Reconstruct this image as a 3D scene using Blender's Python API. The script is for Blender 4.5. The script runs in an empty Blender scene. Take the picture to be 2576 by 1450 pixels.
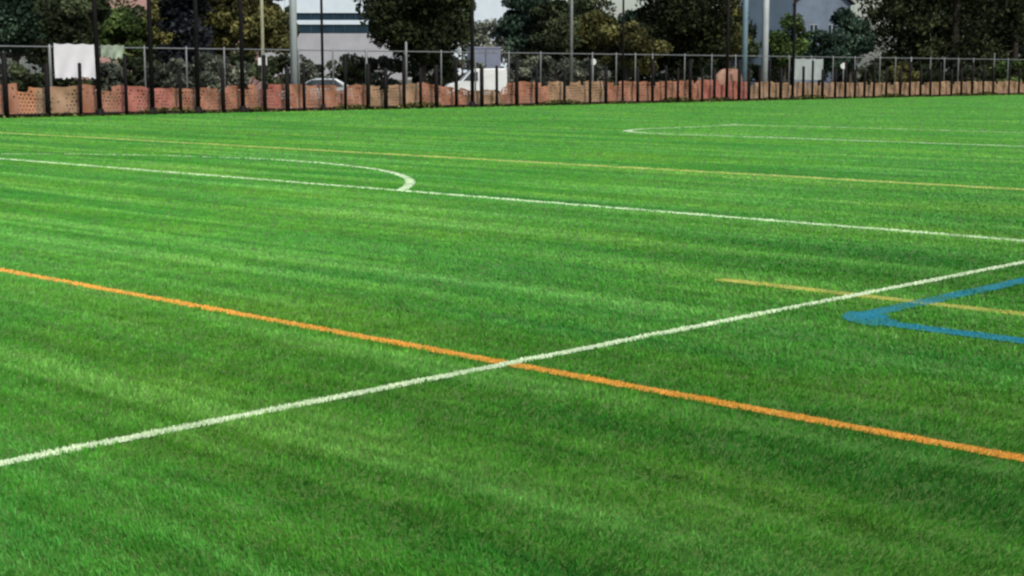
import bpy, math, random
import numpy as np
from mathutils import Vector
rng = np.random.default_rng(11)
random.seed(5)
S = bpy.context.scene
COL = S.collection

# ------------------------------------------------------------------ camera model (plan of the place)
H, F, CX, CY = 1.75, 3808.0, 1288.0, 725.0
PITCH = math.atan((CY - 183.0) / F)
cp, sp = math.cos(PITCH), math.sin(PITCH)
A = math.radians(43.98)
UX, UY = math.sin(A), math.cos(A)          # u: along touchline and fences, going away to the right
VX, VY = -math.cos(A), math.sin(A)         # v: along the goal line, going away to the left

def ray(px, py):
    a, b = px - CX, CY - py
    return a, F * cp + b * sp, b * cp - F * sp
def ground(px, py, z=0.0):
    x, y, zz = ray(px, py); k = (z - H) / zz
    return x * k, y * k
def at(px, py, Y):                          # point at depth Y
    x, y, z = ray(px, py); k = Y / y
    return x * k, Y, H + z * k
def st(p): return p[0] * UX + p[1] * UY, p[0] * VX + p[1] * VY
def xy(s, t): return s * UX + t * VX, s * UY + t * VY
def on_line(px, t):                         # s on the line t=const seen at column px
    x, y, _ = ray(px, 183.0)
    k = t / (x * VX + y * VY)
    return k * (x * UX + y * UY)

# ------------------------------------------------------------------ helpers
def mesh(name, verts, faces, mat=None, parent=None, loc=None, smooth=False):
    me = bpy.data.meshes.new(name)
    me.from_pydata([tuple(v) for v in verts], [], faces)
    if mat: me.materials.append(mat)
    if smooth:
        me.polygons.foreach_set('use_smooth', [True] * len(me.polygons))
    o = bpy.data.objects.new(name, me); COL.objects.link(o)
    if parent: o.parent = parent
    if loc is not None: o.location = loc
    return o

def fast_mesh(name, V, Fc, mat, attr=None, parent=None):
    """V (n,3), Fc (m,k) numpy -> mesh object"""
    me = bpy.data.meshes.new(name)
    n, m, k = len(V), len(Fc), Fc.shape[1]
    me.vertices.add(n); me.vertices.foreach_set('co', V.astype(np.float32).ravel())
    me.loops.add(m * k); me.loops.foreach_set('vertex_index', Fc.astype(np.int32).ravel())
    me.polygons.add(m)
    me.polygons.foreach_set('loop_start', np.arange(0, m * k, k, dtype=np.int32))
    if attr is not None:
        a = me.attributes.new('rnd', 'FLOAT', 'POINT'); a.data.foreach_set('value', attr.astype(np.float32))
    me.update(calc_edges=True); me.validate()
    me.materials.append(mat)
    o = bpy.data.objects.new(name, me); COL.objects.link(o)
    if parent: o.parent = parent
    return o

class MB:
    def __init__(s): s.v, s.f = [], []
    def quadbox(s, P, Q):                   # bottom ring P (4), top ring Q (4)
        b = len(s.v); s.v += list(P) + list(Q)
        s.f += [(b+3,b+2,b+1,b), (b+4,b+5,b+6,b+7)] + [(b+i, b+(i+1)%4, b+4+(i+1)%4, b+4+i) for i in range(4)]
    def box(s, x0, x1, y0, y1, z0, z1):
        r = [(x0,y0),(x1,y0),(x1,y1),(x0,y1)]
        s.quadbox([(x,y,z0) for x,y in r], [(x,y,z1) for x,y in r])
    def tube(s, pts, rad, n=8, cap=True):
        rings = []
        for i, p in enumerate(pts):
            p = Vector(p); q = Vector(pts[min(i+1, len(pts)-1)]); o = Vector(pts[max(i-1, 0)])
            d = (q - o).normalized()
            a = d.orthogonal().normalized(); c = d.cross(a)
            r = rad[i] if isinstance(rad, (list, tuple)) else rad
            b = len(s.v)
            s.v += [tuple(p + a * (r * math.cos(2*math.pi*k/n)) + c * (r * math.sin(2*math.pi*k/n))) for k in range(n)]
            rings.append(b)
        for i in range(len(rings) - 1):
            b, c = rings[i], rings[i+1]
            s.f += [(b+k, b+(k+1)%n, c+(k+1)%n, c+k) for k in range(n)]
        if cap: s.f += [tuple(rings[0]+k for k in range(n))[::-1], tuple(rings[-1]+k for k in range(n))]
    def build(s, name, mat, parent=None, loc=None, smooth=False, bevel=0):
        o = mesh(name, s.v, s.f, mat, parent, loc, smooth)
        if bevel:
            m = o.modifiers.new('bevel', 'BEVEL'); m.width = bevel; m.segments = 2; m.limit_method = 'ANGLE'
        return o

def tag(o, label=None, cat=None, group=None, kind=None):
    for k, v in (('label', label), ('category', cat), ('group', group), ('kind', kind)):
        if v: o[k] = v
    return o
def empty(name, loc, rz=0.0):
    o = bpy.data.objects.new(name, None); COL.objects.link(o)
    o.location = loc; o.rotation_euler = (0, 0, rz); o.empty_display_size = .3
    return o

# ------------------------------------------------------------------ materials
def nodes_of(name):
    m = bpy.data.materials.new(name); m.use_nodes = True
    nt = m.node_tree; b = nt.nodes['Principled BSDF']
    return m, nt, b
def ramp(nt, fac, stops):
    r = nt.nodes.new('ShaderNodeValToRGB')
    while len(r.color_ramp.elements) < len(stops): r.color_ramp.elements.new(.5)
    for e, (p, c) in zip(r.color_ramp.elements, stops):
        e.position = p; e.color = (*c, 1)
    nt.links.new(fac, r.inputs['Fac'])
    return r.outputs['Color']
def noise(nt, vec, scale, detail=4, rough=.6):
    n = nt.nodes.new('ShaderNodeTexNoise')
    n.inputs['Scale'].default_value = scale; n.inputs['Detail'].default_value = detail; n.inputs['Roughness'].default_value = rough
    if vec is not None: nt.links.new(vec, n.inputs['Vector'])
    return n.outputs['Fac']
def coords(nt, rot=0.0, scale=(1,1,1), kind='Object'):
    t = nt.nodes.new('ShaderNodeTexCoord'); mp = nt.nodes.new('ShaderNodeMapping')
    mp.inputs['Rotation'].default_value = (0, 0, rot); mp.inputs['Scale'].default_value = scale
    nt.links.new(t.outputs[kind], mp.inputs['Vector'])
    return mp.outputs['Vector']
def mix(nt, fac, a, b, mode='MIX'):
    m = nt.nodes.new('ShaderNodeMix'); m.data_type = 'RGBA'; m.blend_type = mode
    if isinstance(fac, (int, float)): m.inputs['Factor'].default_value = fac
    else: nt.links.new(fac, m.inputs['Factor'])
    for x, sck in ((a, m.inputs[6]), (b, m.inputs[7])):
        if isinstance(x, tuple): sck.default_value = (*x, 1)
        else: nt.links.new(x, sck)
    return m.outputs[2]
def plain(name, c, var=.18, scale=3.0, rough=.6, metal=0.0, spec=.5, kind='Object'):
    m, nt, b = nodes_of(name)
    f = noise(nt, coords(nt, kind=kind), scale, 5)
    lo = tuple(x * (1 - var) for x in c); hi = tuple(min(1, x * (1 + var)) for x in c)
    nt.links.new(ramp(nt, f, [(.3, lo), (.7, hi)]), b.inputs['Base Color'])
    b.inputs['Roughness'].default_value = rough; b.inputs['Metallic'].default_value = metal
    b.inputs['Specular IOR Level'].default_value = spec
    return m

def turf_tone(nt):
    """dyed fibre colour, varying in rolls laid along v and in worn patches"""
    def along(st, ss):                              # rotate into (t, s), then stretch
        mp = nt.nodes.new('ShaderNodeMapping'); mp.inputs['Scale'].default_value = (st, ss, 1)
        nt.links.new(coords(nt, A), mp.inputs['Vector']); return mp.outputs['Vector']
    rolls = along(.06, .95)                         # fine bands lengthways of the rolls (v)
    patch = along(.30, .9)
    f1 = noise(nt, rolls, 1.6, 6, .68)
    f2 = noise(nt, patch, .6, 6, .62)
    f3 = noise(nt, coords(nt), 4.0, 5, .68)
    f4 = noise(nt, along(.14, 4.6), 1.3, 5, .65)
    c1 = ramp(nt, f1, [(.36, (.026, .172, .012)), (.50, (.066, .285, .022)), (.64, (.178, .475, .086))])
    c2 = ramp(nt, f2, [(.36, (.020, .215, .034)), (.50, (.062, .278, .022)), (.64, (.152, .348, .028))])
    c3 = ramp(nt, f3, [(.34, (.66, .7, .66)), (.5, (1., 1., 1.)), (.66, (1.4, 1.3, 1.4))])
    c4 = ramp(nt, f4, [(.36, (.80, .83, .79)), (.5, (1., 1., 1.)), (.64, (1.36, 1.24, 1.36))])
    c = mix(nt, .42, c1, c2)
    return mix(nt, .9, mix(nt, .7, c, c3, 'MULTIPLY'), c4, 'MULTIPLY')

def fibre_material(name, tone_fn, blade):
    m, nt, b = nodes_of(name)
    c = tone_fn(nt)
    if not blade and name != 'turf_backing': c = mix(nt, .28, c, (.02, .03, .012))
    if not blade and name == 'turf_backing': c = mix(nt, .7, c, (.012, .016, .008))   # dark crumb tone, deepened so near turf looks shaded between the fibres
    if blade:
        at_ = nt.nodes.new('ShaderNodeAttribute'); at_.attribute_name = 'rnd'
        k = ramp(nt, at_.outputs['Fac'], [(0, (.7, .74, .66)), (.5, (1., 1., 1.)), (1, (1.4, 1.35, 1.4))])
        c = mix(nt, 1.0, c, k, 'MULTIPLY')
    nt.links.new(c, b.inputs['Base Color'])
    b.inputs['Roughness'].default_value = .5
    b.inputs['Specular IOR Level'].default_value = .25 if blade else .1
    b.inputs['Sheen Weight'].default_value = (.25 if 'turf' in name else .0) if not blade else (.13 if 'turf' in name else .05)
    b.inputs['Sheen Roughness'].default_value = .4
    b.inputs['Sheen Tint'].default_value = (.62, .9, .25, 1)
    if blade:
        tr = nt.nodes.new('ShaderNodeBsdfTranslucent'); nt.links.new(c, tr.inputs['Color'])
        ms = nt.nodes.new('ShaderNodeMixShader'); ms.inputs[0].default_value = .35
        nt.links.new(b.outputs[0], ms.inputs[1]); nt.links.new(tr.outputs[0], ms.inputs[2])
        nt.links.new(ms.outputs[0], nt.nodes['Material Output'].inputs['Surface'])
    else:
        bp = nt.nodes.new('ShaderNodeBump'); bp.inputs['Strength'].default_value = .9; bp.inputs['Distance'].default_value = .03
        nt.links.new(noise(nt, coords(nt), 30, 4, .7), bp.inputs['Height'])
        nt.links.new(bp.outputs[0], b.inputs['Normal'])
    return m
def line_tone(c, wear):
    def fn(nt):
        f = noise(nt, coords(nt), 2.2, 6, .7)
        worn = tuple(a * (1 - wear) + b * wear for a, b in zip(c, (.058, .21, .012)))
        return ramp(nt, f, [(.34, worn), (.56, c)])
    return fn

M = {}
M['turf'] = fibre_material('turf_backing', turf_tone, False)
M['turf_blade'] = fibre_material('turf_fibre', turf_tone, True)
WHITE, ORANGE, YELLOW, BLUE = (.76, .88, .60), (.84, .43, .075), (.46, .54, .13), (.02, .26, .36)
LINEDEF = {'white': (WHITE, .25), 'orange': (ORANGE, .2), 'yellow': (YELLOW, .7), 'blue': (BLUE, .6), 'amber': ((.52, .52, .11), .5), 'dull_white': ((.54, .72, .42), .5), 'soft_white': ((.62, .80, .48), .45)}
for k, (c, w) in LINEDEF.items():
    M['l_' + k] = fibre_material(k + '_line_backing', line_tone(c, w), False)
    M['b_' + k] = fibre_material(k + '_line_fibre', line_tone(c, w), True)

# ------------------------------------------------------------------ ground and pitch
T_F = st(ground(1188, 270.5))[1]            # black fence line
g = plain('dusty_ground', (.07, .065, .035), .35, .35, .95)
R = 1500
tag(mesh('ground', [(-R, -60, -.03), (R, -60, -.03), (R, 2 * R, -.03), (-R, 2 * R, -.03)], [(0, 1, 2, 3)], g), kind='structure')
def quad_st(s0, s1, t0, t1, z): return [(*xy(s, t), z) for s, t in ((s0, t0), (s1, t0), (s1, t1), (s0, t1))]
def winding(v):
    (x0,y0,_),(x1,y1,_),(x2,y2,_) = v[:3]
    return v if (x1-x0)*(y2-y0)-(x2-x0)*(y1-y0) > 0 else v[::-1]
def sheet(quads, z):
    v, f = [], []
    for q in quads:
        b = len(v); v += winding([(x, y, z) for x, y, _ in q]); f.append((b, b+1, b+2, b+3))
    return v, f
v_, f_ = sheet([quad_st(-60, 260, -60, T_F + .15, 0)], 0)
# thick slab edge not needed: the sheet lies 3 cm over the ground
tag(mesh('turf_pitch', v_, f_, M['turf']), kind='structure')

# ---- markings: (object name, colour, [regions]) ; region = rectangle in (s,t) or arc
def strip_u(t, s0, s1, w): return ('r', s0, s1, t - w/2, t + w/2)
def strip_v(s, t0, t1, w): return ('r', s - w/2, s + w/2, t0, t1)
sX, tX = st(ground(1277, 917))
s_W = st(ground(1650, 533))[0]
s_Y1 = st(ground(1600, 424))[0]
p1 = st(ground(1810, 705)); s_Y2 = p1[0]
pb = st(ground(2132, 804))
pc = st(ground(1578, 331)); pc = (pc[0] - .75, pc[1] + .75); RC = 2.6
s_F = st(ground(2400, 330))[0]
tA = st(ground(990, 484))[1] + .12
LW = .095
markings = [
 ('touchline', 'white', [strip_u(tX, -20, 70, LW)], 'white touchline running up across the pitch from lower left to right', 'pitch line'),
 ('cross_line', 'orange', [strip_v(sX, -25, tX - LW/2 - .001, LW*1.2), strip_v(sX, tX + LW/2 + .001, 45, LW*1.2)], 'orange line running down to the right across the white touchline', 'pitch line'),
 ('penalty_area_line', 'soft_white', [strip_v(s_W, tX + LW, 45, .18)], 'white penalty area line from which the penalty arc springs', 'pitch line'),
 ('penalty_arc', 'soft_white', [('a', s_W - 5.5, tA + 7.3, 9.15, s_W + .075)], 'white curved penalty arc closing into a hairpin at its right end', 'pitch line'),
 ('field_line', 'yellow', [strip_v(s_Y1, -12, 60, .36)], 'long faint yellow line beyond the white penalty area line', 'pitch line'),
 ('field_line', 'amber', [strip_v(s_Y2, -12, tX - LW/2 - .001, .16), strip_v(s_Y2, tX + LW/2 + .001, p1[1], .18)], 'short yellow line crossing the white touchline near the blue corner', 'pitch line'),
 ('corner_marking', 'blue', [strip_u(pb[1], pb[0] + .32, pb[0] + 14, .17), strip_v(pb[0], -12, pb[1] - .32, .2), ('c', pb[0] + .32, pb[1] - .32, .32, math.pi / 2, math.pi, .32)], 'blue corner marking with two arms opening to the right', 'pitch line'),
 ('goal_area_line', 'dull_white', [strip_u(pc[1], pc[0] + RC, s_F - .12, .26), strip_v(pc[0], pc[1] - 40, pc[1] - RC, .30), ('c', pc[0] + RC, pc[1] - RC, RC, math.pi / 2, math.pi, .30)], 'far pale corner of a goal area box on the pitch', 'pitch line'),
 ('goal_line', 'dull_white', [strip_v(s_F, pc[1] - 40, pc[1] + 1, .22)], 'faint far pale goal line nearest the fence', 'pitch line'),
]
def inside(reg, s, t, jit=0.0):
    if reg[0] == 'r': return (s > reg[1]) & (s < reg[2]) & (t > reg[3]) & (t < reg[4])
    if reg[0] == 'c':
        _, cs, ct, r, a0, a1, w = reg; an = np.arctan2(t - ct, s - cs)
        return (abs(np.hypot(s - cs, t - ct) - r) < w / 2) & (an > a0) & (an < a1)
    _, cs, ct, r, smin = reg
    d = np.hypot(s - cs, t - ct)
    return (abs(d - r) < .085) & (s > smin)

# ---- turf fibres: short blades, thinning out with distance
def blades(x, y, yy, cut=1.0):
    n = len(x)
    w = np.maximum(.0045, .00075 * yy) * rng.uniform(.7, 1.4, n)
    tuft = .5 + .5 * np.sin(x * 7.1 + 2.3 * np.sin(y * 3.7)) * np.sin(y * 6.3 + 1.7 * np.sin(x * 4.1))
    h = .021 * rng.uniform(.6, 1.25, n) * (.72 + .5 * tuft) * cut
    # nap: lean shaped for brightness: nearward to darken the front, away to lighten beyond
    t_ = x * VX + y * VY
    g = np.clip((t_ - 2.5) / 15.0, 0, 1) ** .8
    az = rng.uniform(-1, 1, n) * math.pi / 2 * (1 - .6 * g)
    lean = rng.uniform(.1, .9, n) * h * (1 - .45 * g)
    s_ = x * UX + y * UY
    # rolls laid alternately one way and the other
    dirn = np.where(np.floor(s_ / 3.7) % 2 < 1, 1., -1.) * .2
    la = rng.uniform(0, math.pi * 2, n)
    nap = -.55 + 1.7 * g
    dx = np.cos(la) * lean + dirn * VX * h; dy = np.sin(la) * lean + dirn * VY * h + nap * h
    px_, py_ = np.cos(az) * w / 2, np.sin(az) * w / 2
    V = np.empty((n, 4, 3), np.float32)
    V[:, 0] = np.stack([x - px_, y - py_, np.zeros(n)], 1)
    V[:, 1] = np.stack([x + px_, y + py_, np.zeros(n)], 1)
    V[:, 2] = np.stack([x + px_ * .55 + dx, y + py_ * .55 + dy, h], 1)
    V[:, 3] = np.stack([x - px_ * .55 + dx, y - py_ * .55 + dy, h], 1)
    Fc = np.arange(n * 4).reshape(n, 4)
    rnd = np.repeat(np.clip(rng.normal(.5, .2, n) , 0, 1), 4)
    return V.reshape(-1, 3), Fc, rnd

def sample_field(n, y0, y1, p):
    # density per m2 ~ y^-p ; radial pdf ~ y^(1-p)
    q = rng.random(n); e = 2 - p
    y = (y0**e + q * (y1**e - y0**e)) ** (1 / e)
    x = rng.uniform(-1, 1, n) * (.41 * y + 1.3)
    return x, y
N_BL = 950000
bx, by = sample_field(N_BL, 3.8, 150, 2.28)
bs, bt = bx * UX + by * UY, bx * VX + by * VY
keep = bt < T_F - .2
bx, by, bs, bt = bx[keep], by[keep], bs[keep], bt[keep]
taken = np.zeros(len(bx), bool)
def line_blades(regs):
    # extra dense fibres inside a line
    X, Y = [], []
    for reg in regs:
        if reg[0] == 'r':
            ar = (reg[2]-reg[1]) * (reg[4]-reg[3]); n = int(ar * 17000)
            s = rng.uniform(reg[1], reg[2], n); t = rng.uniform(reg[3], reg[4], n)
        elif reg[0] == 'c':
            _, cs, ct, r, a0, a1, w = reg; n = int(r * (a1 - a0) * w * 17000)
            ph = rng.uniform(a0, a1, n); q = r + rng.uniform(-w/2, w/2, n)
            s = cs + np.cos(ph) * q; t = ct + np.sin(ph) * q
        else:
            n = 60000; ph = rng.uniform(-math.pi/2, math.pi/2, n)
            s = reg[1] + np.cos(ph) * (reg[3] + rng.uniform(-.08, .08, n)); t = reg[2] + np.sin(ph) * (reg[3] + rng.uniform(-.08, .08, n))
            k = s > reg[4]; s, t = s[k], t[k]
        x = s * UX + t * VX; y = s * UY + t * VY
        ok = (y > 3.8) & (y < 150) & (abs(x) < .41 * y + 1.3)
        x, y = x[ok], y[ok]
        k = rng.random(len(x)) < np.clip((y / 6.0) ** -1.9, 0, 1)
        X.append(x[k]); Y.append(y[k])
    return np.concatenate(X), np.concatenate(Y)
for i, (nm, colr, regs, lab, cat) in enumerate(markings):
    for r_ in regs: taken |= inside(r_, bs, bt)
    V, Fc = [], []
    z = .004 + .0006 * i
    quads = []
    for r_ in regs:
        if r_[0] == 'r': quads.append(quad_st(r_[1], r_[2], r_[3], r_[4], z))
        elif r_[0] == 'c':
            _, cs, ct, rr, q0, q1, w = r_; n = 16
            for j in range(n):
                a0, a1 = q0 + (q1 - q0) * j / n, q0 + (q1 - q0) * (j + 1) / n
                quads.append([(*xy(cs + math.cos(a) * q, ct + math.sin(a) * q), z) for a, q in ((a0, rr-w/2), (a0, rr+w/2), (a1, rr+w/2), (a1, rr-w/2))])
        else:
            _, cs, ct, rr, smin = r_
            am = math.acos((smin - cs) / rr); n = 60
            for j in range(n):
                a0, a1 = -am + 2 * am * j / n, -am + 2 * am * (j + 1) / n
                quads.append([(*xy(cs + math.cos(a) * q, ct + math.sin(a) * q), z) for a, q in ((a0, rr-.08), (a0, rr+.08), (a1, rr+.08), (a1, rr-.08))])
    v, f = sheet(quads, z)
    x, y = line_blades(regs)
    Vb, Fb, rb = blades(x, y, y, .6)
    V = np.concatenate([np.array(v, np.float32), Vb]); Fc = np.concatenate([np.array(f), Fb + len(v)])
    o = fast_mesh(nm, V, Fc, M['l_' + colr], np.concatenate([np.full(len(v), .5), rb]))
    o.data.materials.append(M['b_' + colr])
    mi = np.zeros(len(Fc), np.int32); mi[len(f):] = 1
    o.data.polygons.foreach_set('material_index', mi)
    tag(o, lab, cat, kind='structure')
k = ~taken
Vb, Fb, rb = blades(bx[k], by[k], by[k])
tag(fast_mesh('turf_grass', Vb, Fb, M['turf_blade'], rb), 'short green artificial turf fibres covering the pitch', 'grass', kind='stuff')

# ------------------------------------------------------------------ black fence and tall poles
M['black'] = plain('black_coated_steel', (.007, .006, .006), .3, 8, .7, 0, .12)
M['galv'] = plain('galvanised_steel', (.16, .17, .165), .25, 4, .5, .3)
M['pale_post'] = plain('pale_grey_painted_steel', (.30, .335, .335), .15, 1.2, .5)
M['bluepole'] = plain('blue_grey_painted_steel', (.11, .175, .20), .15, 1.2, .5)
M['olivepole'] = plain('weathered_pale_pole', (.27, .27, .17), .2, 1.5, .7)
tall_px = [248, 381, 496, 609, 812, 1188, 1567, 1829, 1995]
short_px = [12, 117, 200, 315, 452, 560, 665, 722, 764, 868, 925, 970, 1016, 1058, 1098, 1148, 1212, 1250, 1300, 1350, 1420, 1485, 1525, 1605, 1642, 1676, 1706, 1737, 1767, 1798, 1860, 1885, 1912, 1936, 1965, 2022, 2045, 2070, 2102, 2128, 2152, 2176, 2200, 2231, 2266, 2290, 2317, 2342, 2366, 2395, 2420, 2447, 2475, 2500, 2540, 2565, -90, 2620, 2660]
origin = empty('boundary_fence', (*xy(on_line(1188, T_F), T_F), 0))
tag(origin, 'low black steel post fence with a bottom rail along the far edge of the pitch', 'fence')
ox, oy = origin.location.x, origin.location.y
for i, px in enumerate(short_px):
    x, y = xy(on_line(px, T_F), T_F)
    mb = MB(); h = random.uniform(1.9, 2.15) if i % 3 else 2.5
    r = random.choice([.075, .09, .105])
    lx, ly = random.uniform(-.02, .02), random.uniform(-.02, .02)
    mb.tube([(0, 0, -.05), (lx, ly, h), (lx, ly, h + .03)], [r, r, r * .4], 8)
    mb.build('post', M['black'], origin, (x - ox, y - oy, 0), True)
mb = MB()
s0, s1 = on_line(-120, T_F), on_line(2680, T_F)
a_, b_ = xy(s0, T_F + .05), xy(s1, T_F + .05)
mb.tube([(a_[0] - ox, a_[1] - oy, .10), (b_[0] - ox, b_[1] - oy, .10)], .045, 6)
mb.build('bottom_rail', M['black'], origin)
pole_lab = ['tall black pole rising at the right edge of the large white banner', 'tall brownish black pole left of the dark narrow conifer', 'tall black pole in front of the dark narrow conifer', 'tall black pole among the olive trees left of the yellowish tree',
 'tall thin black pole in front of the pale banded building', 'tall black pole at the left side of the white van', 'tall black pole through the round olive bush', 'tall black pole beside the heap of orange fencing', 'tall black pole at the left edge of the small white banner']
for px, lab in zip(tall_px, pole_lab):
    x, y = xy(on_line(px, T_F), T_F)
    o = empty('net_pole', (x, y, 0)); tag(o, lab, 'pole', 'tall black net poles along the fence')
    mb = MB(); tilt = -.16 if px < 300 else random.uniform(-.04, .04)
    r = .065 if px in (812, 1567) else .10
    mb.tube([(0, 0, -.05), (tilt * UX, tilt * UY, 9.)], [r, r * .85], 10); mb.build('pole_shaft', M['black'], o, None, True)
    mb = MB(); mb.tube([(0, 0, 0), (0, 0, .06), (0, 0, .30)], [r * 2.2, r * 2.2, r * 1.25], 10); mb.build('base_collar', M['black'], o, None, True)
    mb = MB(); mb.tube([(tilt * UX, tilt * UY, 9.), (tilt * UX, tilt * UY, 9.06)], [r * 1.1, r * .4], 10); mb.build('cap', M['black'], o, None, True)

def pole(name, px, basepy, wpx, mat, lab, Y=None, height=9.5, extra=None):
    if Y is None: x, y = ground(px, basepy)
    else: x, y, _ = at(px, 183, Y)
    r = wpx * y / F / 2
    o = empty(name, (x, y, 0)); tag(o, lab, 'pole')
    mb = MB(); mb.tube([(0, 0, -.05), (0, 0, height * .5), (0, 0, height)], [r, r * .97, r * .9], 14); mb.build('pole_shaft', mat, o, None, True)
    mb = MB(); mb.tube([(0, 0, -.02), (0, 0, .12), (0, 0, .16)], [r * 1.7, r * 1.7, r * 1.05], 14); mb.build('base_flange', mat, o, None, True)
    if extra: extra(o, r)
    return o
def with_sign(z, w, h, matk, rnd=False):
    def fn(o, r):
        if rnd:
            mb = MB(); mb.tube([(0, -r - .01, z), (0, -r - .05, z)], w / 2, 20)
            mb.build('sign_face', M[matk], o)
        else:
            mb = MB(); mb.box(-w/2, w/2, -r - .05, -r - .01, z - h/2, z + h/2); mb.build('sign_face', M[matk], o, None, False, .01)
    return fn
M['sign'] = plain('faded_white_board', (.50, .52, .48), .15, 4, .6)
pole('light_pole', 742, 277, 19, M['pale_post'], 'thick pale grey pole at the left edge of the banded building', None, 12)
pole('field_pole', 662, None, 9, M['olivepole'], 'thin weathered pale pole in front of the yellowish tree', 84, 11, with_sign(2.35, .5, .42, 'sign'))
pole('field_pole', 1437, None, 8.5, M['galv'], 'thin pale grey pole left of the round olive bush', 100, 11)
pole('field_pole', 1872, None, 15, M['bluepole'], 'blue grey pole rising behind the heap of orange fencing', 112, 11)
pole('field_pole', 1923, None, 17, M['pale_post'], 'thick pale pole right of the blue grey pole', 114, 11)

# ------------------------------------------------------------------ galvanised back fence
Yb = 70.0
xb, yb, zb = at(1100, 131, 1.0)
# fence line some metres behind the black one, rail height from its image at column 1100
T_B = T_F + 9.0
def rail_h():
    s = on_line(1100, T_B); x, y = xy(s, T_B)
    return at(1100, 131, y)[2]
HB = rail_h()
bf = empty('back_fence', (*xy(on_line(1022, T_B), T_B), 0)); bx0, by0 = bf.location.x, bf.location.y
tag(bf, 'tall galvanised steel fence of pale posts and top rail behind the black fence', 'fence')
for px in [-40, 127, 250, 365, 470, 565, 660, 752, 838, 922, 1022, 1110, 1196, 1280, 1360, 1490, 1550, 1598, 1641, 1722, 1790, 1850, 1985, 2040, 2095, 2150, 2213, 2252, 2291, 2340, 2375, 2410, 2448, 2500, 2535, 2580, 2630]:
    x, y = xy(on_line(px, T_B), T_B); mb = MB(); r = .045 if px not in (127, 922, 1022, 2291) else .07
    hh = HB + (.5 if px in (1022, 2500) else .06)
    mb.tube([(0, 0, -.05), (0, 0, hh), (0, 0, hh + .06)], [r, r, r * .3], 8)
    mb.build('post', M['galv'], bf, (x - bx0, y - by0, 0), True)
mb = MB(); a_, b_ = xy(on_line(-60, T_B), T_B), xy(on_line(2650, T_B), T_B)
mb.tube([(a_[0]-bx0, a_[1]-by0, HB), (b_[0]-bx0, b_[1]-by0, HB)], .032, 6); mb.build('top_rail', M['galv'], bf)

# ------------------------------------------------------------------ banners hung on the back fence
M['banner'] = plain('white_vinyl', (.50, .50, .515), .06, 2, .55)
M['banner2'] = plain('pale_grey_vinyl', (.24, .275, .265), .14, 2, .55)
M['banner3'] = plain('pale_green_vinyl', (.19, .235, .17), .35, 2.5, .6)
M['grommet'] = plain('brass_eyelets', (.25, .22, .12), .1, 5, .4, .8)
def banner(px0, px1, py0, py1, mat, lab, rag=.06, seed=1, band=None):
    r_ = random.Random(seed)
    tt = T_B - .09
    sa, sb = on_line(px0, tt), on_line(px1, tt)
    ya = xy(sa, tt)[1]
    zt, zbm = at(px0, py0, ya)[2], at(px0, py1, ya)[2]
    o = empty('fence_banner', (*xy(sa, tt), 0)); tag(o, lab, 'banner', 'white banners hung on the back fence')
    n, m = 26, 10; v, f = [], []
    offs = [r_.uniform(-rag, rag) for _ in range(n + 1)]
    for layer in (0, 1):
        for i in range(n + 1):
            for j in range(m + 1):
                fr = i / n; s = (sb - sa) * fr
                z = zt - (zt - zbm) * j / m + (offs[i] if j == m else 0) - .05 * math.sin(math.pi * ((fr * 3) % 1)) * (1 if j == 0 else .4)
                d = .03 * math.sin(fr * 17 + j * .4) * (j / m) + layer * .008
                v.append((s * UX + d * VX, s * UY + d * VY, z))
    K = (n + 1) * (m + 1)
    for i in range(n):
        for j in range(m):
            a = i * (m + 1) + j; f += [(a, a+1, a+m+2, a+m+1), (K+a, K+a+m+1, K+a+m+2, K+a+1)]
    mesh('sheet', v, f, mat, o, None, True)
    if band:
        mb = MB(); s = (sb - sa) * band; w = .10
        P = [(s*UX - .02*VX, s*UY - .02*VY), ((s+w)*UX - .02*VX, (s+w)*UY - .02*VY), ((s+w)*UX - .035*VX, (s+w)*UY - .035*VY), (s*UX - .035*VX, s*UY - .035*VY)]
        mb.quadbox([(x, y, zbm + .05) for x, y in P], [(x, y, zt - .05) for x, y in P]); mb.build('fold_band', M['galv'], o)
banner(138, 246, 109, 196, M['banner'], 'large white blank banner hung high on the back fence at left', .07, 3)
banner(1996, 2070, 147, 201, M['banner2'], 'small pale grey blank banner with a darker band on the back fence at right', .03, 8, .62)
banner(256, 314, 112, 146, M['banner3'], 'small mottled pale green banner on the rail right of the large white banner', .09, 5)

# ------------------------------------------------------------------ orange plastic safety fence
def plastic(name, c1, c2, c3):
    m, nt, b = nodes_of(name)
    f1 = noise(nt, coords(nt), 1.3, 6, .75); f2 = noise(nt, coords(nt, 0, (1, 1, .3)), 2.2, 5, .7)
    c = mix(nt, .55, ramp(nt, f1, [(.33, c1), (.5, c2), (.66, c3)]), ramp(nt, f2, [(.3, c3), (.5, c1), (.7, c2)]))
    nt.links.new(c, b.inputs['Base Color']); b.inputs['Roughness'].default_value = .6
    tr = nt.nodes.new('ShaderNodeBsdfTranslucent'); nt.links.new(c, tr.inputs['Color'])
    ms = nt.nodes.new('ShaderNodeMixShader'); ms.inputs[0].default_value = .25
    nt.links.new(b.outputs[0], ms.inputs[1]); nt.links.new(tr.outputs[0], ms.inputs[2])
    nt.links.new(ms.outputs[0], nt.nodes['Material Output'].inputs['Surface'])
    return m
M['orange1'] = plastic('faded_orange_plastic', (.28, .095, .048), (.43, .23, .15), (.20, .10, .055))
M['orange2'] = plastic('bright_orange_plastic', (.44, .15, .065), (.54, .30, .17), (.32, .12, .05))
M['red1'] = plastic('faded_red_plastic', (.34, .085, .065), (.43, .20, .15), (.25, .09, .055))
M['tan1'] = plastic('dusty_tan_plastic', (.29, .165, .09), (.42, .28, .175), (.17, .115, .055))
T_O = T_F + .5
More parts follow.
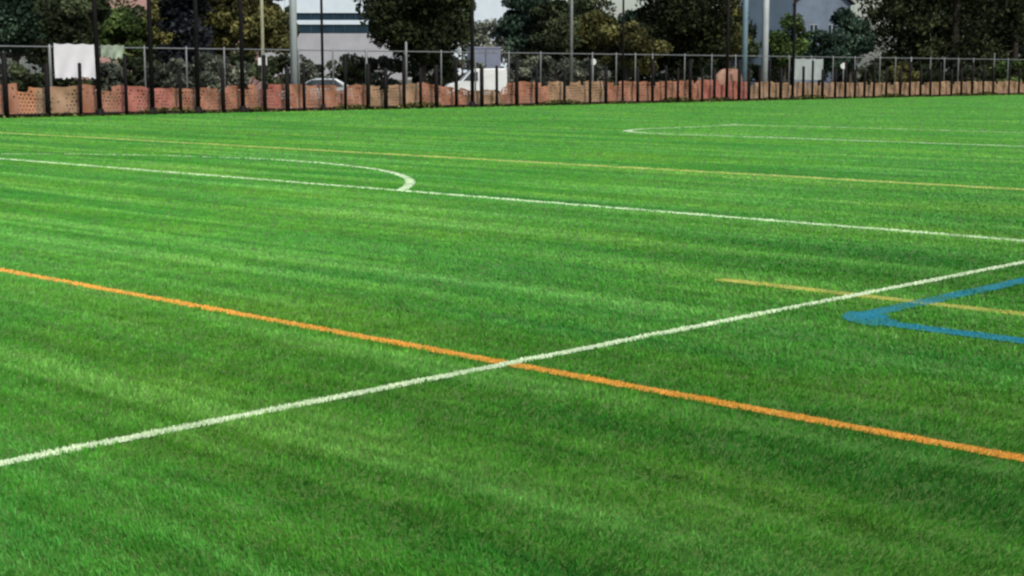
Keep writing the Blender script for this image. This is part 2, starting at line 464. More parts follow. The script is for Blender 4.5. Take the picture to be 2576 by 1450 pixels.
so = empty('safety_fence', (*xy(on_line(600, T_O), T_O), 0)); sx, sy = so.location.x, so.location.y
tag(so, 'long faded orange plastic safety fence along the foot of the black fence', 'safety fence')
edges = [-60, 42, 88, 190, 300, 430, 520, 648, 708, 800, 925, 1060, 1186, 1260, 1268, 1380, 1520, 1650, 1762, 1880, 1990, 2130, 2300, 2450, 2660]
mats = ['orange1','orange2','tan1','orange1','red1','orange1','orange1','red1','orange1','orange1','tan1','orange1','tan1','orange1','orange1','tan1','orange1','orange1','red1','tan1','tan1','tan1','tan1','tan1']
tops = [210, 212, 222, 214, 216, 222, 222, 212, 212, 214, 216, 209, 226, 226, 207, 206, 205, 206, 200, 206, 207, 208, 207, 205, 204]
labs = {1: 'brighter orange end panel', 4: 'reddish panel', 7: 'strong red panel beside the thick pale pole', 18: 'reddish panel by the heap'}
for i in range(len(edges) - 1):
    sa, sb = on_line(edges[i], T_O), on_line(edges[i+1], T_O)
    L = sb - sa; nx, nz = max(8, int(L / .075)), 16
    ya, yb_ = xy(sa, T_O)[1], xy(sb, T_O)[1]
    za, zb_ = at(0, tops[i], ya)[2], at(0, tops[i+1], yb_)[2]
    v, f = [], []
    r_ = random.Random(i)
    ph, am = r_.uniform(0, 6), r_.uniform(.0, .02)
    for ix in range(nx + 1):
        fr = ix / nx; s = sa + L * fr + .0
        top = za + (zb_ - za) * fr - am * 2 * abs(math.sin(fr * math.pi * max(1, round(L / 3)))) + .045 * math.sin(s * 2.1 + ph) * math.sin(s * .83) + .02 * math.sin(s * 7.3 + ph)
        for iz in range(nz + 1):
            z = .04 + (max(.5, top) - .04) * iz / nz
            d = .07 * math.sin(s * 1.3 + ph) + .05 * math.sin(s * 3.7 + iz * .35) * (.3 + iz / nz)
            x, y = xy(s, T_O + d)
            v.append((x - sx, y - sy, z))
    for ix in range(nx):
        for iz in range(nz):
            if 0 < iz < nz - 1 and iz % 2 and (ix + (iz // 2 % 2)) % 2 and r_.random() < .62 + .35 * math.sin(ix * .23 + i): continue
            if iz > nz - 4 and math.sin(ix * .31 + i) + math.sin(ix * .113 + 2 * i) > 1.1: continue
            a = ix * (nz + 1) + iz; f.append((a, a + nz + 1, a + nz + 2, a + 1))
    o = mesh('mesh_panel', v, f, M[mats[i]], so)
    m = o.modifiers.new('thick', 'SOLIDIFY'); m.thickness = .012
    if i in labs: o['label'] = labs[i]

M['heap'] = plastic('faded_pink_orange_plastic', (.26, .12, .075), (.36, .23, .16), (.20, .08, .05))
# heap of folded orange fencing
hx, hy = xy(on_line(1835, T_O + .7), T_O + .7)
hp = empty('fence_heap', (hx, hy, 0), math.pi/2 - A); tag(hp, 'rounded heap of folded orange and pink fencing against the fence by the blue grey pole', 'fencing heap')
zt = at(1835, 177, hy)[2]
def lump(w, d, h, seed, x0=0, n=20, m=12):
    r_ = random.Random(seed); v, f = [], []
    ph = [r_.uniform(0, 6) for _ in range(4)]
    for j in range(m + 1):
        el = math.pi / 2 * j / m
        for i in range(n):
            az = 2 * math.pi * i / n
            rr = 1 + .07 * math.sin(az * 3 + ph[0]) + .05 * math.sin(az * 5 + j + ph[1])
            ce = math.cos(el) ** .25; se = math.sin(el) ** .7
            v.append((x0 + w/2 * ce * math.cos(az) * rr, d/2 * ce * math.sin(az) * rr, h * se * (1 + .05 * math.sin(az * 4 + ph[2]))))
    for j in range(m):
        for i in range(n): f.append((j*n+i, j*n+(i+1)%n, (j+1)*n+(i+1)%n, (j+1)*n+i))
    f.append(tuple(range(n))[::-1])
    return v, f
v, f = lump(2.7, 1.0, zt, 2); mesh('folded_mesh', v, f, M['heap'], hp, None, True)
v, f = lump(2.6, .9, zt * .66, 4, -2.3); mesh('folded_mesh', v, f, M['orange1'], hp, None, True)

# ------------------------------------------------------------------ vehicles and container behind the fence
M['carwhite'] = plain('white_car_paint', (.46, .48, .46), .05, 2, .3)
M['carsilver'] = plain('silver_car_paint', (.28, .31, .30), .06, 2, .3, .3)
M['cargrey'] = plain('pale_grey_car_paint', (.25, .26, .25), .06, 2, .3, .2)
M['glass'] = plain('dark_car_glass', (.015, .02, .022), .2, 3, .08)
M['tyre'] = plain('black_rubber', (.015, .015, .015), .2, 12, .85)
M['rim'] = plain('alloy_rim', (.35, .35, .36), .1, 6, .35, .7)
M['lens'] = plain('headlamp_lens', (.5, .5, .48), .1, 6, .15)
M['red'] = plain('red_tail_lamp', (.35, .02, .015), .1, 6, .2)
def car(px, Y, rz, mat, lab, name, prof, glassprof, L, W, cat):
    x, y, _ = at(px, 183, Y)
    o = empty(name, (x, y, 0), rz); tag(o, lab, cat, 'vehicles parked behind the fences')
    def ext(pr, w0, taper, z_t):
        v, f = [], []; n = len(pr)
        for sgn in (-1, 1):
            for (a, z) in pr:
                w = w0 / 2 * (1 - taper * max(0, (z - z_t)))
                v.append((a * L, sgn * w, z))
        f.append(tuple(range(n))[::-1] if True else ()); f.append(tuple(range(n, 2 * n)))
        for i in range(n): j = (i + 1) % n; f.append((i, j, n + j, n + i))
        return v, f
    v, f = ext(prof, W, .12, .9)
    b = mesh('body', v, f, mat, o); mm = b.modifiers.new('b', 'BEVEL'); mm.width = .07; mm.segments = 3; mm.limit_method = 'ANGLE'
    for gp in glassprof:
        for sgn in (-1, 1):
            vv = []
            for k in (0, 1):
                for (a, z) in gp:
                    w = W / 2 * (1 - .12 * max(0, z - .9)) + (.012 if k else -.03)
                    vv.append((a * L, sgn * w, z))
            n = len(gp); ff = [tuple(range(n)), tuple(range(n, 2*n))] + [(i, (i+1) % n, n + (i+1) % n, n + i) for i in range(n)]
            mesh('side_window', vv, ff, M['glass'], o)
    for ax in (-.31, .31):
        for sgn in (-1, 1):
            mb = MB(); yy = sgn * W / 2
            mb.tube([(ax*L, yy - sgn*.2, .33), (ax*L, yy - sgn*.17, .33), (ax*L, yy + sgn*.005, .33), (ax*L, yy + sgn*.02, .33)], [.30, .33, .33, .30], 20)
            wh = mb.build('wheel', M['tyre'], o, None, True)
            mb = MB(); mb.tube([(ax*L, yy + sgn*.015, .33), (ax*L, yy + sgn*.03, .33)], .2, 16); r = mb.build('rim', M['rim'], wh)
    for sgn in (-1, 1):
        mb = MB(); mb.box(-L/2 - .015, -L/2 + .12, sgn*W*.36 - .16, sgn*W*.36 + .16, .62, .76); mb.build('headlight', M['lens'], o, None, False, .02)
        mb = MB(); mb.box(L/2 - .1, L/2 + .015, sgn*W*.4 - .09, sgn*W*.4 + .09, .8, 1.05); mb.build('tail_light', M['red'], o, None, False, .02)
    return o
van = [(-.5,.3),(-.5,.85),(-.44,1.02),(-.26,1.2),(-.1,1.85),(-.04,2.0),(.46,2.03),(.5,1.9),(.5,.3)]
vang = [[(-.22,1.22),(-.10,1.75),(.02,1.8),(.02,1.22)]]
hatch = [(-.5,.28),(-.5,.66),(-.46,.78),(-.24,.93),(-.06,1.36),(.02,1.45),(.28,1.44),(.47,1.0),(.5,.9),(.5,.28)]
hatchg = [[(-.2,.95),(-.04,1.34),(.11,1.37),(.11,.95)], [(.13,.95),(.13,1.37),(.27,1.36),(.38,.98)]]
ru = math.pi/2 - A
# glazing bars are left to the windscreen opening: dark panels on the front slope
wv = car(1196, 100, .12, M['carwhite'], 'white van with a sloping bonnet behind the black fence', 'parked_van', van, vang, 4.0, 1.85, 'van')
car(792, 84, .1, M['carsilver'], 'silver car behind the fence beneath the banded building', 'parked_car', hatch, hatchg, 4.1, 1.75, 'car')

M['bluebox'] = plain('blue_grey_corrugated_steel', (.17, .19, .25), .12, 2, .5)
M['boxdark'] = plain('dark_door_gasket', (.05, .055, .07), .1, 2, .6)
x, y, _ = at(1222, 183, 118)
cn = empty('storage_container', (x, y, 0), .1); tag(cn, 'blue grey corrugated storage container behind the white van', 'container')
zt = at(1222, 118, 118)[2]
mb = MB(); n = 18; w = 2.3
v, f = [], []
for i in range(n * 2 + 1):
    xx = -w/2 + w * i / (n*2); yy = (-.04 if i % 2 else 0)
    v += [(xx, yy, .15), (xx, yy, zt - .12)]
f = [(2*i, 2*i+2, 2*i+3, 2*i+1) for i in range(n*2)]
b = len(v); v += [(w/2, 4, .15), (w/2, 4, zt-.12), (-w/2, 4, .15), (-w/2, 4, zt-.12)]
e = 2 * n * 2
f += [(e, b, b+1, e+1), (b, b+2, b+3, b+1), (b+2, 0, 1, b+3)]
mesh('shell', v, f, M['bluebox'], cn)
mb = MB(); mb.box(-w/2 - .05, w/2 + .05, -.07, 4.05, zt - .118, zt); mb.build('roof', M['bluebox'], cn)
mb = MB(); mb.box(-w/2 - .05, w/2 + .05, -.07, 4.05, .0, .148); mb.build('base_frame', M['boxdark'], cn)
mb = MB(); mb.box(-.02, .02, -.09, -.045, .2, zt - .2); mb.build('door_seam', M['boxdark'], cn)

# ------------------------------------------------------------------ buildings
M['pale_wall'] = plain('pale_render', (.45, .52, .56), .06, .4, .8)
M['lower_wall'] = plain('grey_render', (.27, .275, .29), .12, .3, .8)
M['band_glass'] = plain('dark_tinted_glass', (.010, .026, .040), .3, .3, .55, 0, .1)
M['lower_glass'] = plain('grey_window_glass', (.14, .15, .16), .2, .5, .2)
M['mull'] = plain('dark_mullion', (.02, .032, .04), .1, 1, .5)
def wpx(px, py, Y): return at(px, py, Y)
Yd = 380.0
x0, x1 = at(640, 183, Yd)[0], at(1040, 183, Yd)[0]
zz = lambda py, Y=Yd: at(800, py, Y)[2]
bo = empty('office_building', ((x0 + x1)/2, Yd, 0)); tag(bo, 'distant pale office building with two dark ribbon window bands', 'building')
hw = (x1 - x0) / 2
bands = [(33, 51), (62, 84)]
lev = [(-.5, zz(128), 'lower_wall', 'wall'), (zz(128), zz(84.5), 'lower_wall', 'wall'), (zz(62), zz(51), 'pale_wall', 'wall'), (zz(33), zz(-40), 'pale_wall', 'wall')]
for a, b, mk, nm in lev:
    mb = MB(); mb.box(-hw, hw, 0, 18, a, b); mb.build(nm, M[mk], bo)
for t_, b_ in bands:
    za, zb_ = zz(b_), zz(t_)
    mb = MB(); mb.box(-hw + .05, hw - .05, .35, 17.6, za, zb_); fr = mb.build('ribbon_window', M['band_glass'], bo)
    mb = MB()
    for i in range(15):
        xx = -hw + .3 + (2*hw - .6) * i / 14; mb.box(xx - .06, xx + .06, .22, .348, za, zb_)
    mb.build('mullions', M['mull'], fr)
mb = MB(); mb.box(-hw - .3, hw + .3, -.3, 18.3, zz(-40), zz(-40) + .4); mb.build('roof', M['lower_wall'], bo)
# brick house at upper left
def brick(name, c, mortar):
    m, nt, b = nodes_of(name)
    t = nt.nodes.new('ShaderNodeTexBrick'); t.inputs['Scale'].default_value = 2.2
    t.inputs['Color1'].default_value = (*c, 1); t.inputs['Color2'].default_value = (*[x * .75 for x in c], 1); t.inputs['Mortar'].default_value = (*mortar, 1)
    mp = nt.nodes.new('ShaderNodeMapping'); mp.inputs['Rotation'].default_value = (math.pi/2, 0, 0)
    tc = nt.nodes.new('ShaderNodeTexCoord'); nt.links.new(tc.outputs['Object'], mp.inputs['Vector']); nt.links.new(mp.outputs[0], t.inputs['Vector'])
    nt.links.new(t.outputs['Color'], b.inputs['Base Color']); b.inputs['Roughness'].default_value = .85
    return m
M['brick'] = brick('pink_brick', (.34, .18, .15), (.34, .28, .25))
M['slate'] = plain('roof_slate', (.09, .085, .085), .2, 2, .8)
M['trim'] = plain('grey_trim', (.22, .24, .27), .05, 2, .6)
def house(px0, px1, Y, eave, ridge, wallm, roofm, lab, wins, depth=9, gable=False, name='house'):
    x0, x1 = at(px0, 183, Y)[0], at(px1, 183, Y)[0]
    ze, zr = at(px0, eave, Y)[2], at(px0, ridge, Y)[2]
    o = empty(name, ((x0+x1)/2, Y, 0)); tag(o, lab, 'building')
    w = (x1 - x0) / 2
    mb = MB(); mb.box(-w, w, 0, depth, -.2, ze)
    if gable:
        b = len(mb.v); mb.v += [(-w, 0, ze), (w, 0, ze), (0, 0, zr - .15), (-w, depth, ze), (w, depth, ze), (0, depth, zr - .15)]
        mb.f += [(b, b+1, b+2), (b+5, b+4, b+3)]
    mb.build('wall', M[wallm], o)
    mb = MB()
    if gable:
        for sg in (-1, 1):
            q = [(sg*(w+.4), -.5, ze - .1), (0, -.5, zr), (0, depth+.5, zr), (sg*(w+.4), depth+.5, ze - .1)]
            mb.quadbox(q, [(a, b_, c+.18) for a, b_, c in q])
    else:
        q0 = [(-w-.4, -.5, ze - .05), (w+.4, -.5, ze - .05), (w+.4, depth/2, zr), (-w-.4, depth/2, zr)]
        q1 = [(-w-.4, depth/2, zr), (w+.4, depth/2, zr), (w+.4, depth+.5, ze - .05), (-w-.4, depth+.5, ze - .05)]
        for q in (q0, q1): mb.quadbox(q, [(a, b_, c+.18) for a, b_, c in q])
    mb.build('roof', M[roofm], o)
    for (cx_, z0, z1, ww) in wins:
        xx = cx_ * w
        mb = MB(); mb.box(xx - ww/2, xx + ww/2, -.05, -.003, z0, z1); fr = mb.build('window', M['trim'], o)
        mb = MB()
        for k in (-1, 1): mb.box(xx + k*ww/4 - ww/4 + .07, xx + k*ww/4 + ww/4 - .07, -.065, -.052, z0 + .1, z1 - .1)
        mb.build('pane', M['band_glass'], fr)
    return o
house(170, 620, 150, -70, -140, 'brick', 'slate', 'pink brick house showing above the trees at upper left', [(-.75, 5.2, 6.8, 1.3), (-.25, 5.2, 6.8, 1.3), (.25, 5.2, 6.8, 1.3), (.75, 5.2, 6.8, 1.3), (-.5, 1, 2.6, 1.3), (.5, 1, 2.6, 1.3)])
M['bluewall'] = plain('blue_grey_cladding', (.028, .055, .082), .25, .5, .5)
M['bluepale'] = plain('pale_blue_cladding', (.105, .14, .19), .2, .8, .6)
house(1840, 1990, 150, -60, -120, 'bluewall', 'slate', 'dark blue grey clad building behind the two pale poles', [])
house(1995, 2135, 165, 10, -60, 'bluepale', 'slate', 'pale blue gabled house showing between the dark trees', [(-.3, 5.6, 6.9, .9), (.35, 5.6, 6.9, .9), (0, 2, 3.4, 1.2)], 9, True)
house(1140, 1330, 330, -30, -60, 'pale_wall', 'lower_wall', 'very pale distant building glimpsed left of the teal tree', [(-.5, 9, 11, 2), (.1, 9, 11, 2), (.6, 9, 11, 2)], 12)

# ------------------------------------------------------------------ trees and bushes
M['bark'] = plain('dark_bark', (.035, .028, .02), .35, 4, .9)
def leafmat(name, c, tr=.2):
    m, nt, b = nodes_of(name)
    at_ = nt.nodes.new('ShaderNodeAttribute'); at_.attribute_name = 'rnd'
    lo = tuple(x * .3 for x in c); hi = (c[0] * 2.9 + .008, c[1] * 2.7 + .008, c[2] * 2.6 + .005)
    col = ramp(nt, at_.outputs['Fac'], [(0, lo), (.5, c), (1, hi)])
    nt.links.new(col, b.inputs['Base Color']); b.inputs['Roughness'].default_value = .6; b.inputs['Specular IOR Level'].default_value = .08
    t = nt.nodes.new('ShaderNodeBsdfTranslucent'); nt.links.new(col, t.inputs['Color'])
    ms = nt.nodes.new('ShaderNodeMixShader'); ms.inputs[0].default_value = tr
    nt.links.new(b.outputs[0], ms.inputs[1]); nt.links.new(t.outputs[0], ms.inputs[2])
    nt.links.new(ms.outputs[0], nt.nodes['Material Output'].inputs['Surface'])
    return m
LM = {
 'teal': leafmat('dark_teal_leaves', (.024, .046, .030)), 'black': leafmat('very_dark_needles', (.015, .020, .0075), .2),
 'olive': leafmat('olive_leaves', (.078, .080, .026)), 'green': leafmat('mid_green_leaves', (.050, .082, .024)),
 'yellow': leafmat('yellow_olive_leaves', (.072, .074, .026)), 'navy': leafmat('blue_black_needles', (.010, .013, .017), .1),
 'grey': leafmat('grey_green_leaves', (.080, .094, .070)), 'dark': leafmat('dark_green_leaves', (.030, .042, .020)),
 'weed': leafmat('dry_olive_weeds', (.070, .075, .022)),
}
def leaves(P, size, clump, r):
    """quads at points P (n,3); clump (n) tone 0..1"""
    n = len(P)
    d1 = r.normal(size=(n, 3)); d1 /= np.linalg.norm(d1, axis=1)[:, None]
    d2 = r.normal(size=(n, 3)); d2 -= (d2 * d1).sum(1)[:, None] * d1; d2 /= np.linalg.norm(d2, axis=1)[:, None]
    sz = size * r.uniform(.5, 1.3, n)[:, None]
    V = np.empty((n, 4, 3))
    V[:, 0] = P - d1 * sz * .6; V[:, 1] = P - d2 * sz * .32; V[:, 2] = P + d1 * sz * .6; V[:, 3] = P + d2 * sz * .32
    tone = np.clip(clump + r.normal(0, .16, n), 0, 1)
    return V.reshape(-1, 3), np.arange(4 * n).reshape(n, 4), np.repeat(tone, 4)
def broad(name, px, Y, wpx_, top, bot, mk, lab, group=None, n=5000, seed=0, leaf=.30, cat='tree', clumps=26, trunk=True, depth=.8):
    r = np.random.default_rng(seed + 100)
    x, y, _ = at(px, 183, Y); k = Y / F
    zt, zb = at(px, top, Y)[2], max(.15, at(px, bot, Y)[2])
    o = empty(name, (x, y, 0)); tag(o, lab, cat, group)
    rx, rz, cz = wpx_ * k / 2, (zt - zb) / 2, (zt + zb) / 2
    Ps, Ts, heads = [], [], []
    for c in range(clumps):
        d = r.normal(size=3); d /= np.linalg.norm(d); q = r.uniform(.35, .95) ** .6
        cc = d * q * np.array([rx * .85, rx * depth, rz * .85]); cr = r.uniform(.22, .42) * min(rx, rz) * 1.15
        tone = np.clip(r.normal(.45, .22), .05, .95)
        m = n // clumps
        dd = r.normal(size=(m, 3)); dd /= np.linalg.norm(dd, axis=1)[:, None]
        rad = cr * r.uniform(.35, 1.08, m) ** .5
        P = cc + dd * rad[:, None] * np.array([1.15, 1.0, .8]); P[:, 2] += cz
        P = P[P[:, 2] > .05]
        Ps.append(P); Ts.append(np.full(len(P), tone)); heads.append((cc[0], cc[1], cc[2] + cz))
    P, T = np.concatenate(Ps), np.concatenate(Ts)
    V, Fc, R_ = leaves(P, leaf, T, r)
    fast_mesh('crown' if trunk else 'foliage', V, Fc, LM[mk], R_, o)
    mb = MB(); tr = max(.05, rx * .075)
    mb.tube([(0, 0, -.1), (0, 0, .3), (r.uniform(-.1, .1), 0, zb * .7 + .2), (0, 0, cz)], [tr * 1.5, tr, tr * .85, tr * .5], 9)
    for h in heads[:9]:
        z0 = zb * .7 + (cz - zb * .7) * r.uniform(.1, .9)
        mb.tube([(0, 0, z0), (h[0] * .5, h[1] * .5, z0 + (h[2] - z0) * .45), h], [tr * .45, tr * .3, tr * .1], 6)
    mb.build('trunk' if trunk else 'stems', M['bark'], o, None, True)
    return o
def conifer(name, px, Y, wpx_, top, bot, mk, lab, n=6000, seed=0, leaf=.3, group=None):
    r = np.random.default_rng(seed + 500)
    x, y, _ = at(px, 183, Y); k = Y / F
    zt, zb = at(px, top, Y)[2], max(.2, at(px, bot, Y)[2]); R0 = wpx_ * k / 2
    o = empty(name, (x, y, 0)); tag(o, lab, 'tree', group)
    nb = 90; m = n // nb; Ps, Ts = [], []
    mb = MB(); mb.tube([(0, 0, -.1), (0, 0, (zt) * .5), (0, 0, zt - .3)], [max(.12, R0 * .07), max(.07, R0 * .05), .02], 9)
    for b in range(nb):
        fz = (b + r.uniform(0, 1)) / nb
        z = zb + (zt - zb) * fz; L = R0 * (1 - fz) ** .7 * r.uniform(.65, 1.1) + .15
        az = r.uniform(0, 2 * math.pi); tone = np.clip(r.normal(.42, .24), .03, .97)
        q = r.uniform(0.08, 1, m) ** .7
        droop = -.45 * L * q**1.4 + .12 * L * q**3
        wd = .20 * L * (1 - .6 * q) + .12
        P = np.stack([np.cos(az) * L * q, np.sin(az) * L * q, z + droop], 1)
        P += r.normal(size=(m, 3)) * np.stack([wd, wd, wd * .55], 1)
        P = P[P[:, 2] > .1]
        Ps.append(P); Ts.append(np.full(len(P), tone))
        if b % 3 == 0: mb.tube([(0, 0, z), (math.cos(az)*L*.5, math.sin(az)*L*.5, z - .17*L), (math.cos(az)*L*.9, math.sin(az)*L*.9, z - .3*L)], [.06, .04, .015], 5)
    P, T = np.concatenate(Ps), np.concatenate(Ts)
    V, Fc, R_ = leaves(P, leaf, T, r)
    fast_mesh('crown', V, Fc, LM[mk], R_, o)
    mb.build('trunk', M['bark'], o, None, True)
TG = 'trees standing behind the fences'
broad('broadleaf_tree', 40, 96, 300, -110, 150, 'teal', 'dark teal tree at the far left edge behind the fence', TG, 9000, 1)
broad('broadleaf_tree', 190, 92, 170, -80, 150, 'dark', 'dark grey green tree directly above the large white banner', TG, 7000, 2)
broad('broadleaf_tree', 305, 98, 200, 16, 160, 'green', 'mid green tree below the pink brick house', TG, 7000, 3)
broad('broadleaf_tree', 402, 100, 110, -10, 150, 'olive', 'slim olive tree right of the mid green tree', TG, 5000, 4)
conifer('conifer_tree', 470, 92, 150, -190, 165, 'navy', 'narrow blue black conifer between two black poles at left', 8000, 5, .32, TG)
broad('broadleaf_tree', 565, 98, 170, -90, 160, 'olive', 'olive tree between the dark conifer and the yellowish tree', TG, 8000, 6)
broad('broadleaf_tree', 662, 96, 150, -60, 165, 'yellow', 'yellowish olive tree left of the thick pale pole', TG, 7500, 7)
broad('broadleaf_tree', 716, 100, 60, -60, 195, 'dark', 'slim dark tree tucked against the thick pale pole', TG, 3500, 8)
broad('broadleaf_tree', 480, 125, 620, -40, 190, 'dark', 'wide dark tree mass filling the gap behind the left trees', TG, 15000, 31, .48)
broad('broadleaf_tree', 120, 125, 420, -90, 190, 'dark', 'wide dark tree behind the large white banner', TG, 8000, 32, .42)
broad('broadleaf_tree', 1062, 104, 275, -130, 178, 'black', 'large very dark tree right of the banded building', TG, 24000, 9, .3, 'tree', 46)
broad('broadleaf_tree', 1164, 110, 66, -60, 130, 'green', 'narrow green tree left of the bright sky gap', TG, 3000, 10)
broad('broadleaf_tree', 1224, 135, 150, 46, 185, 'grey', 'small grey green tree under the bright gap above the van', TG, 3600, 11)
broad('broadleaf_tree', 1315, 120, 130, -70, 175, 'teal', 'dark teal tree right of the bright gap', TG, 6500, 12)
broad('broadleaf_tree', 1390, 118, 130, -60, 180, 'dark', 'dark grey tree left of the thin pale grey pole', TG, 6500, 13)
broad('broadleaf_tree', 1487, 122, 130, 25, 170, 'olive', 'olive tree just right of the thin pale grey pole', TG, 5500, 14)
broad('broadleaf_tree', 1470, 140, 130, -50, 120, 'dark', 'tall dark tree behind the olive tree by the thin pole', TG, 4500, 15)
broad('round_bush', 1580, 112, 215, 62, 190, 'yellow', 'rounded olive bush in front of the tall dark trees', None, 9000, 16, .3, 'bush')
broad('broadleaf_tree', 1715, 118, 260, -130, 178, 'black', 'very dark tall tree left of the blue grey pole', TG, 20000, 17, .3, 'tree', 40)
broad('broadleaf_tree', 1630, 142, 200, 20, 190, 'dark', 'dark green tree behind the rounded olive bush', TG, 5000, 33)
broad('broadleaf_tree', 1838, 122, 85, -50, 175, 'olive', 'slim olive dark tree beside the blue grey pole', TG, 4500, 18)
broad('broadleaf_tree', 1972, 128, 120, 14, 190, 'green', 'dark green tree right of the thick pale pole', TG, 5500, 19)
broad('broadleaf_tree', 2062, 134, 190, 70, 190, 'teal', 'low dark teal tree below the pale blue house', TG, 7000, 20)
broad('broadleaf_tree', 2140, 138, 120, -20, 190, 'teal', 'dark teal tree between the pale blue house and the conifers', TG, 5500, 21)
broad('broadleaf_tree', 1570, 150, 330, 24, 195, 'teal', 'wide dark teal tree behind the rounded olive bush', TG, 11000, 34, .48)
broad('broadleaf_tree', 1800, 150, 190, 20, 195, 'dark', 'dark green tree behind the blue grey pole and the orange heap', TG, 8000, 35, .48)
broad('broadleaf_tree', 1390, 150, 230, -20, 195, 'dark', 'wide dark green tree behind the teal tree in the middle', TG, 8000, 36, .48)
conifer('conifer_tree', 2262, 160, 270, -170, 205, 'black', 'very dark conifer left of the biggest dark conifer', 13000, 22, .42, TG)
conifer('conifer_tree', 2400, 158, 330, -260, 210, 'black', 'biggest very dark conifer near the right edge', 16000, 23, .42, TG)
conifer('conifer_tree', 2550, 162, 290, -200, 210, 'black', 'very dark conifer cut by the right edge of the view', 13000, 24, .42, TG)
broad('broadleaf_tree', 2330, 185, 330, -120, 190, 'black', 'broad dark tree behind the dark conifers', TG, 11000, 25, .45)
broad('broadleaf_tree', 2540, 190, 330, -160, 190, 'black', 'broad dark tree behind the conifer at the right edge', TG, 11000, 26, .45)
# low shrubs between the fences and the trees
BG = 'grey green bushes growing behind the back fence'
bl = [(20, 170, 82, 'grey'), (75, 178, 78, 'dark'), (180, 172, 84, 'dark'), (268, 168, 86, 'grey'), (345, 160, 88, 'dark'), (400, 165, 86, 'grey'), (505, 150, 84, 'grey'), (560, 140, 88, 'grey'), (620, 152, 90, 'dark'), (700, 158, 92, 'dark'),
      (770, 152, 130, 'grey'), (870, 150, 128, 'dark'), (905, 150, 108, 'dark'), (960, 152, 108, 'grey'), (1090, 150, 108, 'dark'), (1150, 158, 116, 'grey'), (1290, 158, 118, 'grey'), (1335, 150, 116, 'grey'), (1400, 142, 114, 'grey'), (1465, 160, 116, 'grey'), (1520, 165, 120, 'dark'), (1600, 168, 122, 'dark'), (1670, 158, 122, 'grey'), (1750, 165, 124, 'dark'), (1820, 160, 126, 'dark'), (1905, 165, 132, 'dark'), (1950, 160, 138, 'dark'), (2110, 165, 140, 'grey'), (2180, 168, 142, 'dark'), (2260, 172, 146, 'olive'), (2350, 178, 150, 'dark'), (2450, 176, 148, 'dark'), (2540, 165, 152, 'green')]
desc = {'grey': 'grey green bush', 'dark': 'dark green bush', 'olive': 'olive green bush', 'green': 'mid green bush'}
near = ['at the far left edge', 'below the dark teal tree at left', 'below the large white banner', 'below the small pale green banner', 'below the slim olive tree', 'just left of the dark narrow conifer', 'right of the conifer between the poles', 'below the olive tree', 'left of the yellowish tree', 'beside the thick pale pole',
 'behind the silver car', 'right of the silver car, below the banded building', 'at the left foot of the big dark tree', 'under the left half of the big dark tree', 'under the right half of the big dark tree', 'left of the white van', 'right of the white van', 'below the dark teal tree in the middle', 'left of the thin pale grey pole', 'right of the thin pale grey pole', 'below the left side of the round olive bush', 'below the right side of the round olive bush', 'under the very dark tall tree', 'right under the very dark tall tree', 'left of the blue grey pole', 'between the two pale poles', 'right of the thick pale pole', 'right of the small pale banner', 'left of the dark conifers', 'under the left dark conifer', 'under the biggest conifer', 'under the right part of the biggest conifer', 'at the far right edge']
for i, ((px, top, Y, mk), nr) in enumerate(zip(bl, near)):
    broad('bush', px, Y, random.uniform(125, 180) * 86 / Y * (1.0 if Y < 100 else 1.3), top - 16, 235, mk, desc[mk] + ' ' + nr, BG, 2600, 40 + i, .26, 'bush', 14, False, .5)

# weeds along the foot of the fences
r = np.random.default_rng(77)
n = 16000
ss = r.uniform(on_line(-140, T_F), on_line(2680, T_F), n)
hh = .06 + .22 * np.clip(np.sin(ss * .9) * np.sin(ss * .37 + 1) + .35, 0, 1)
tt = T_F + r.normal(.12, .14, n)
P = np.stack([ss * UX + tt * VX, ss * UY + tt * VY, r.uniform(0, 1, n) * hh], 1)
V, Fc, R_ = leaves(P, .13, np.clip(r.normal(.4, .2, n), 0, 1), r)
tag(fast_mesh('weeds', V, Fc, LM['weed'], R_), 'low olive weeds along the foot of the black fence', 'weeds', kind='stuff')
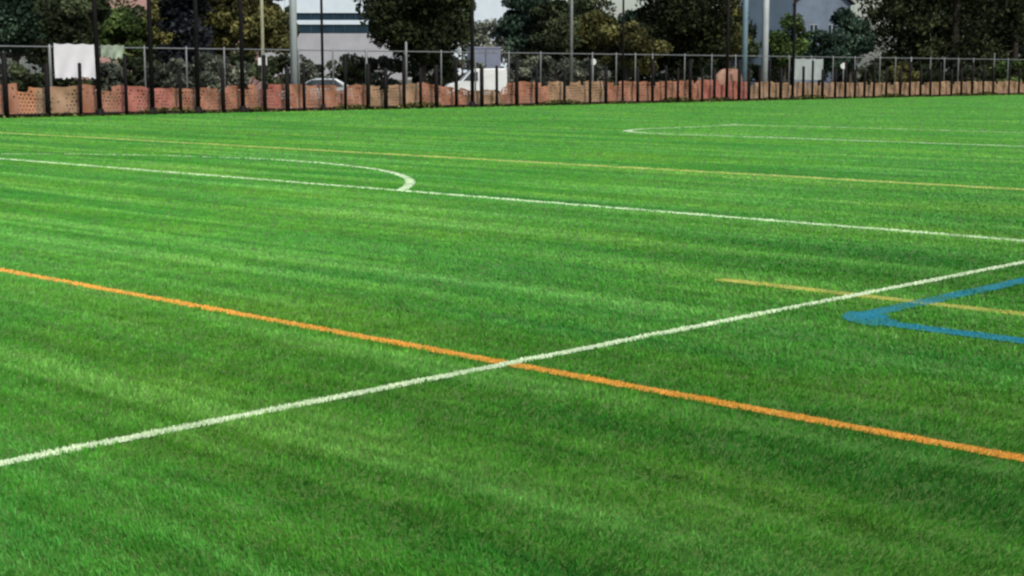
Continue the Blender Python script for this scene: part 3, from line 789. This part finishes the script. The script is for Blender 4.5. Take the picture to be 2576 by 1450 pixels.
# pale round signs on short posts
def round_sign(px, py, Y, d, lab):
    x, y, z = at(px, py, Y); o = empty('round_sign', (x, y, 0)); tag(o, lab, 'sign')
    mb = MB(); mb.tube([(0, 0, -.05), (0, 0, z + d * .4)], .035, 8); mb.build('post', M['galv'], o, None, True)
    mb = MB(); mb.tube([(0, -.04, z), (0, -.07, z)], d / 2, 22); mb.build('sign_face', M['sign'], o)
round_sign(1492, 156, 100, .42, 'small round white sign behind the fence right of the thin pale grey pole')
round_sign(2122, 166, 120, .5, 'small round white sign behind the fence right of the small grey banner')

# ------------------------------------------------------------------ light, sky, camera
SUN_EL, SUN_AZ = math.radians(46), math.radians(152)   # azimuth clockwise from +Y
w = bpy.data.worlds.new('World'); S.world = w; w.use_nodes = True
nt = w.node_tree; bg = nt.nodes['Background']
sky = nt.nodes.new('ShaderNodeTexSky'); sky.sky_type = 'NISHITA'; sky.sun_disc = False
sky.sun_elevation = SUN_EL; sky.sun_rotation = SUN_AZ; sky.dust_density = 2.5; sky.air_density = 1.0
nt.links.new(sky.outputs[0], bg.inputs['Color']); bg.inputs['Strength'].default_value = .10
l = bpy.data.lights.new('Sun', 'SUN'); l.energy = 2.6; l.angle = math.radians(6); l.color = (1, .96, .9)
lo = bpy.data.objects.new('Sun', l); COL.objects.link(lo)
d = Vector((math.sin(SUN_AZ) * math.cos(SUN_EL), math.cos(SUN_AZ) * math.cos(SUN_EL), math.sin(SUN_EL)))
lo.rotation_euler = d.to_track_quat('Z', 'Y').to_euler(); lo.location = (0, -20, 40)
cam = bpy.data.cameras.new('Camera'); co = bpy.data.objects.new('Camera', cam); COL.objects.link(co)
cam.sensor_width = 36; cam.lens = 36 * F / 2576; cam.clip_end = 5000; cam.clip_start = .1
co.location = (0, 0, H); co.rotation_euler = (math.pi / 2 - PITCH, 0, 0)
S.camera = co
S.view_settings.view_transform = 'Standard'; S.view_settings.look = 'None'; S.view_settings.exposure = 0.6; S.view_settings.gamma = 1
S.render.engine = 'CYCLES'
S.cycles.use_denoising = True
S.cycles.pixel_filter_type = 'BLACKMAN_HARRIS'; S.cycles.filter_width = 2.4
S.cycles.max_bounces = 6
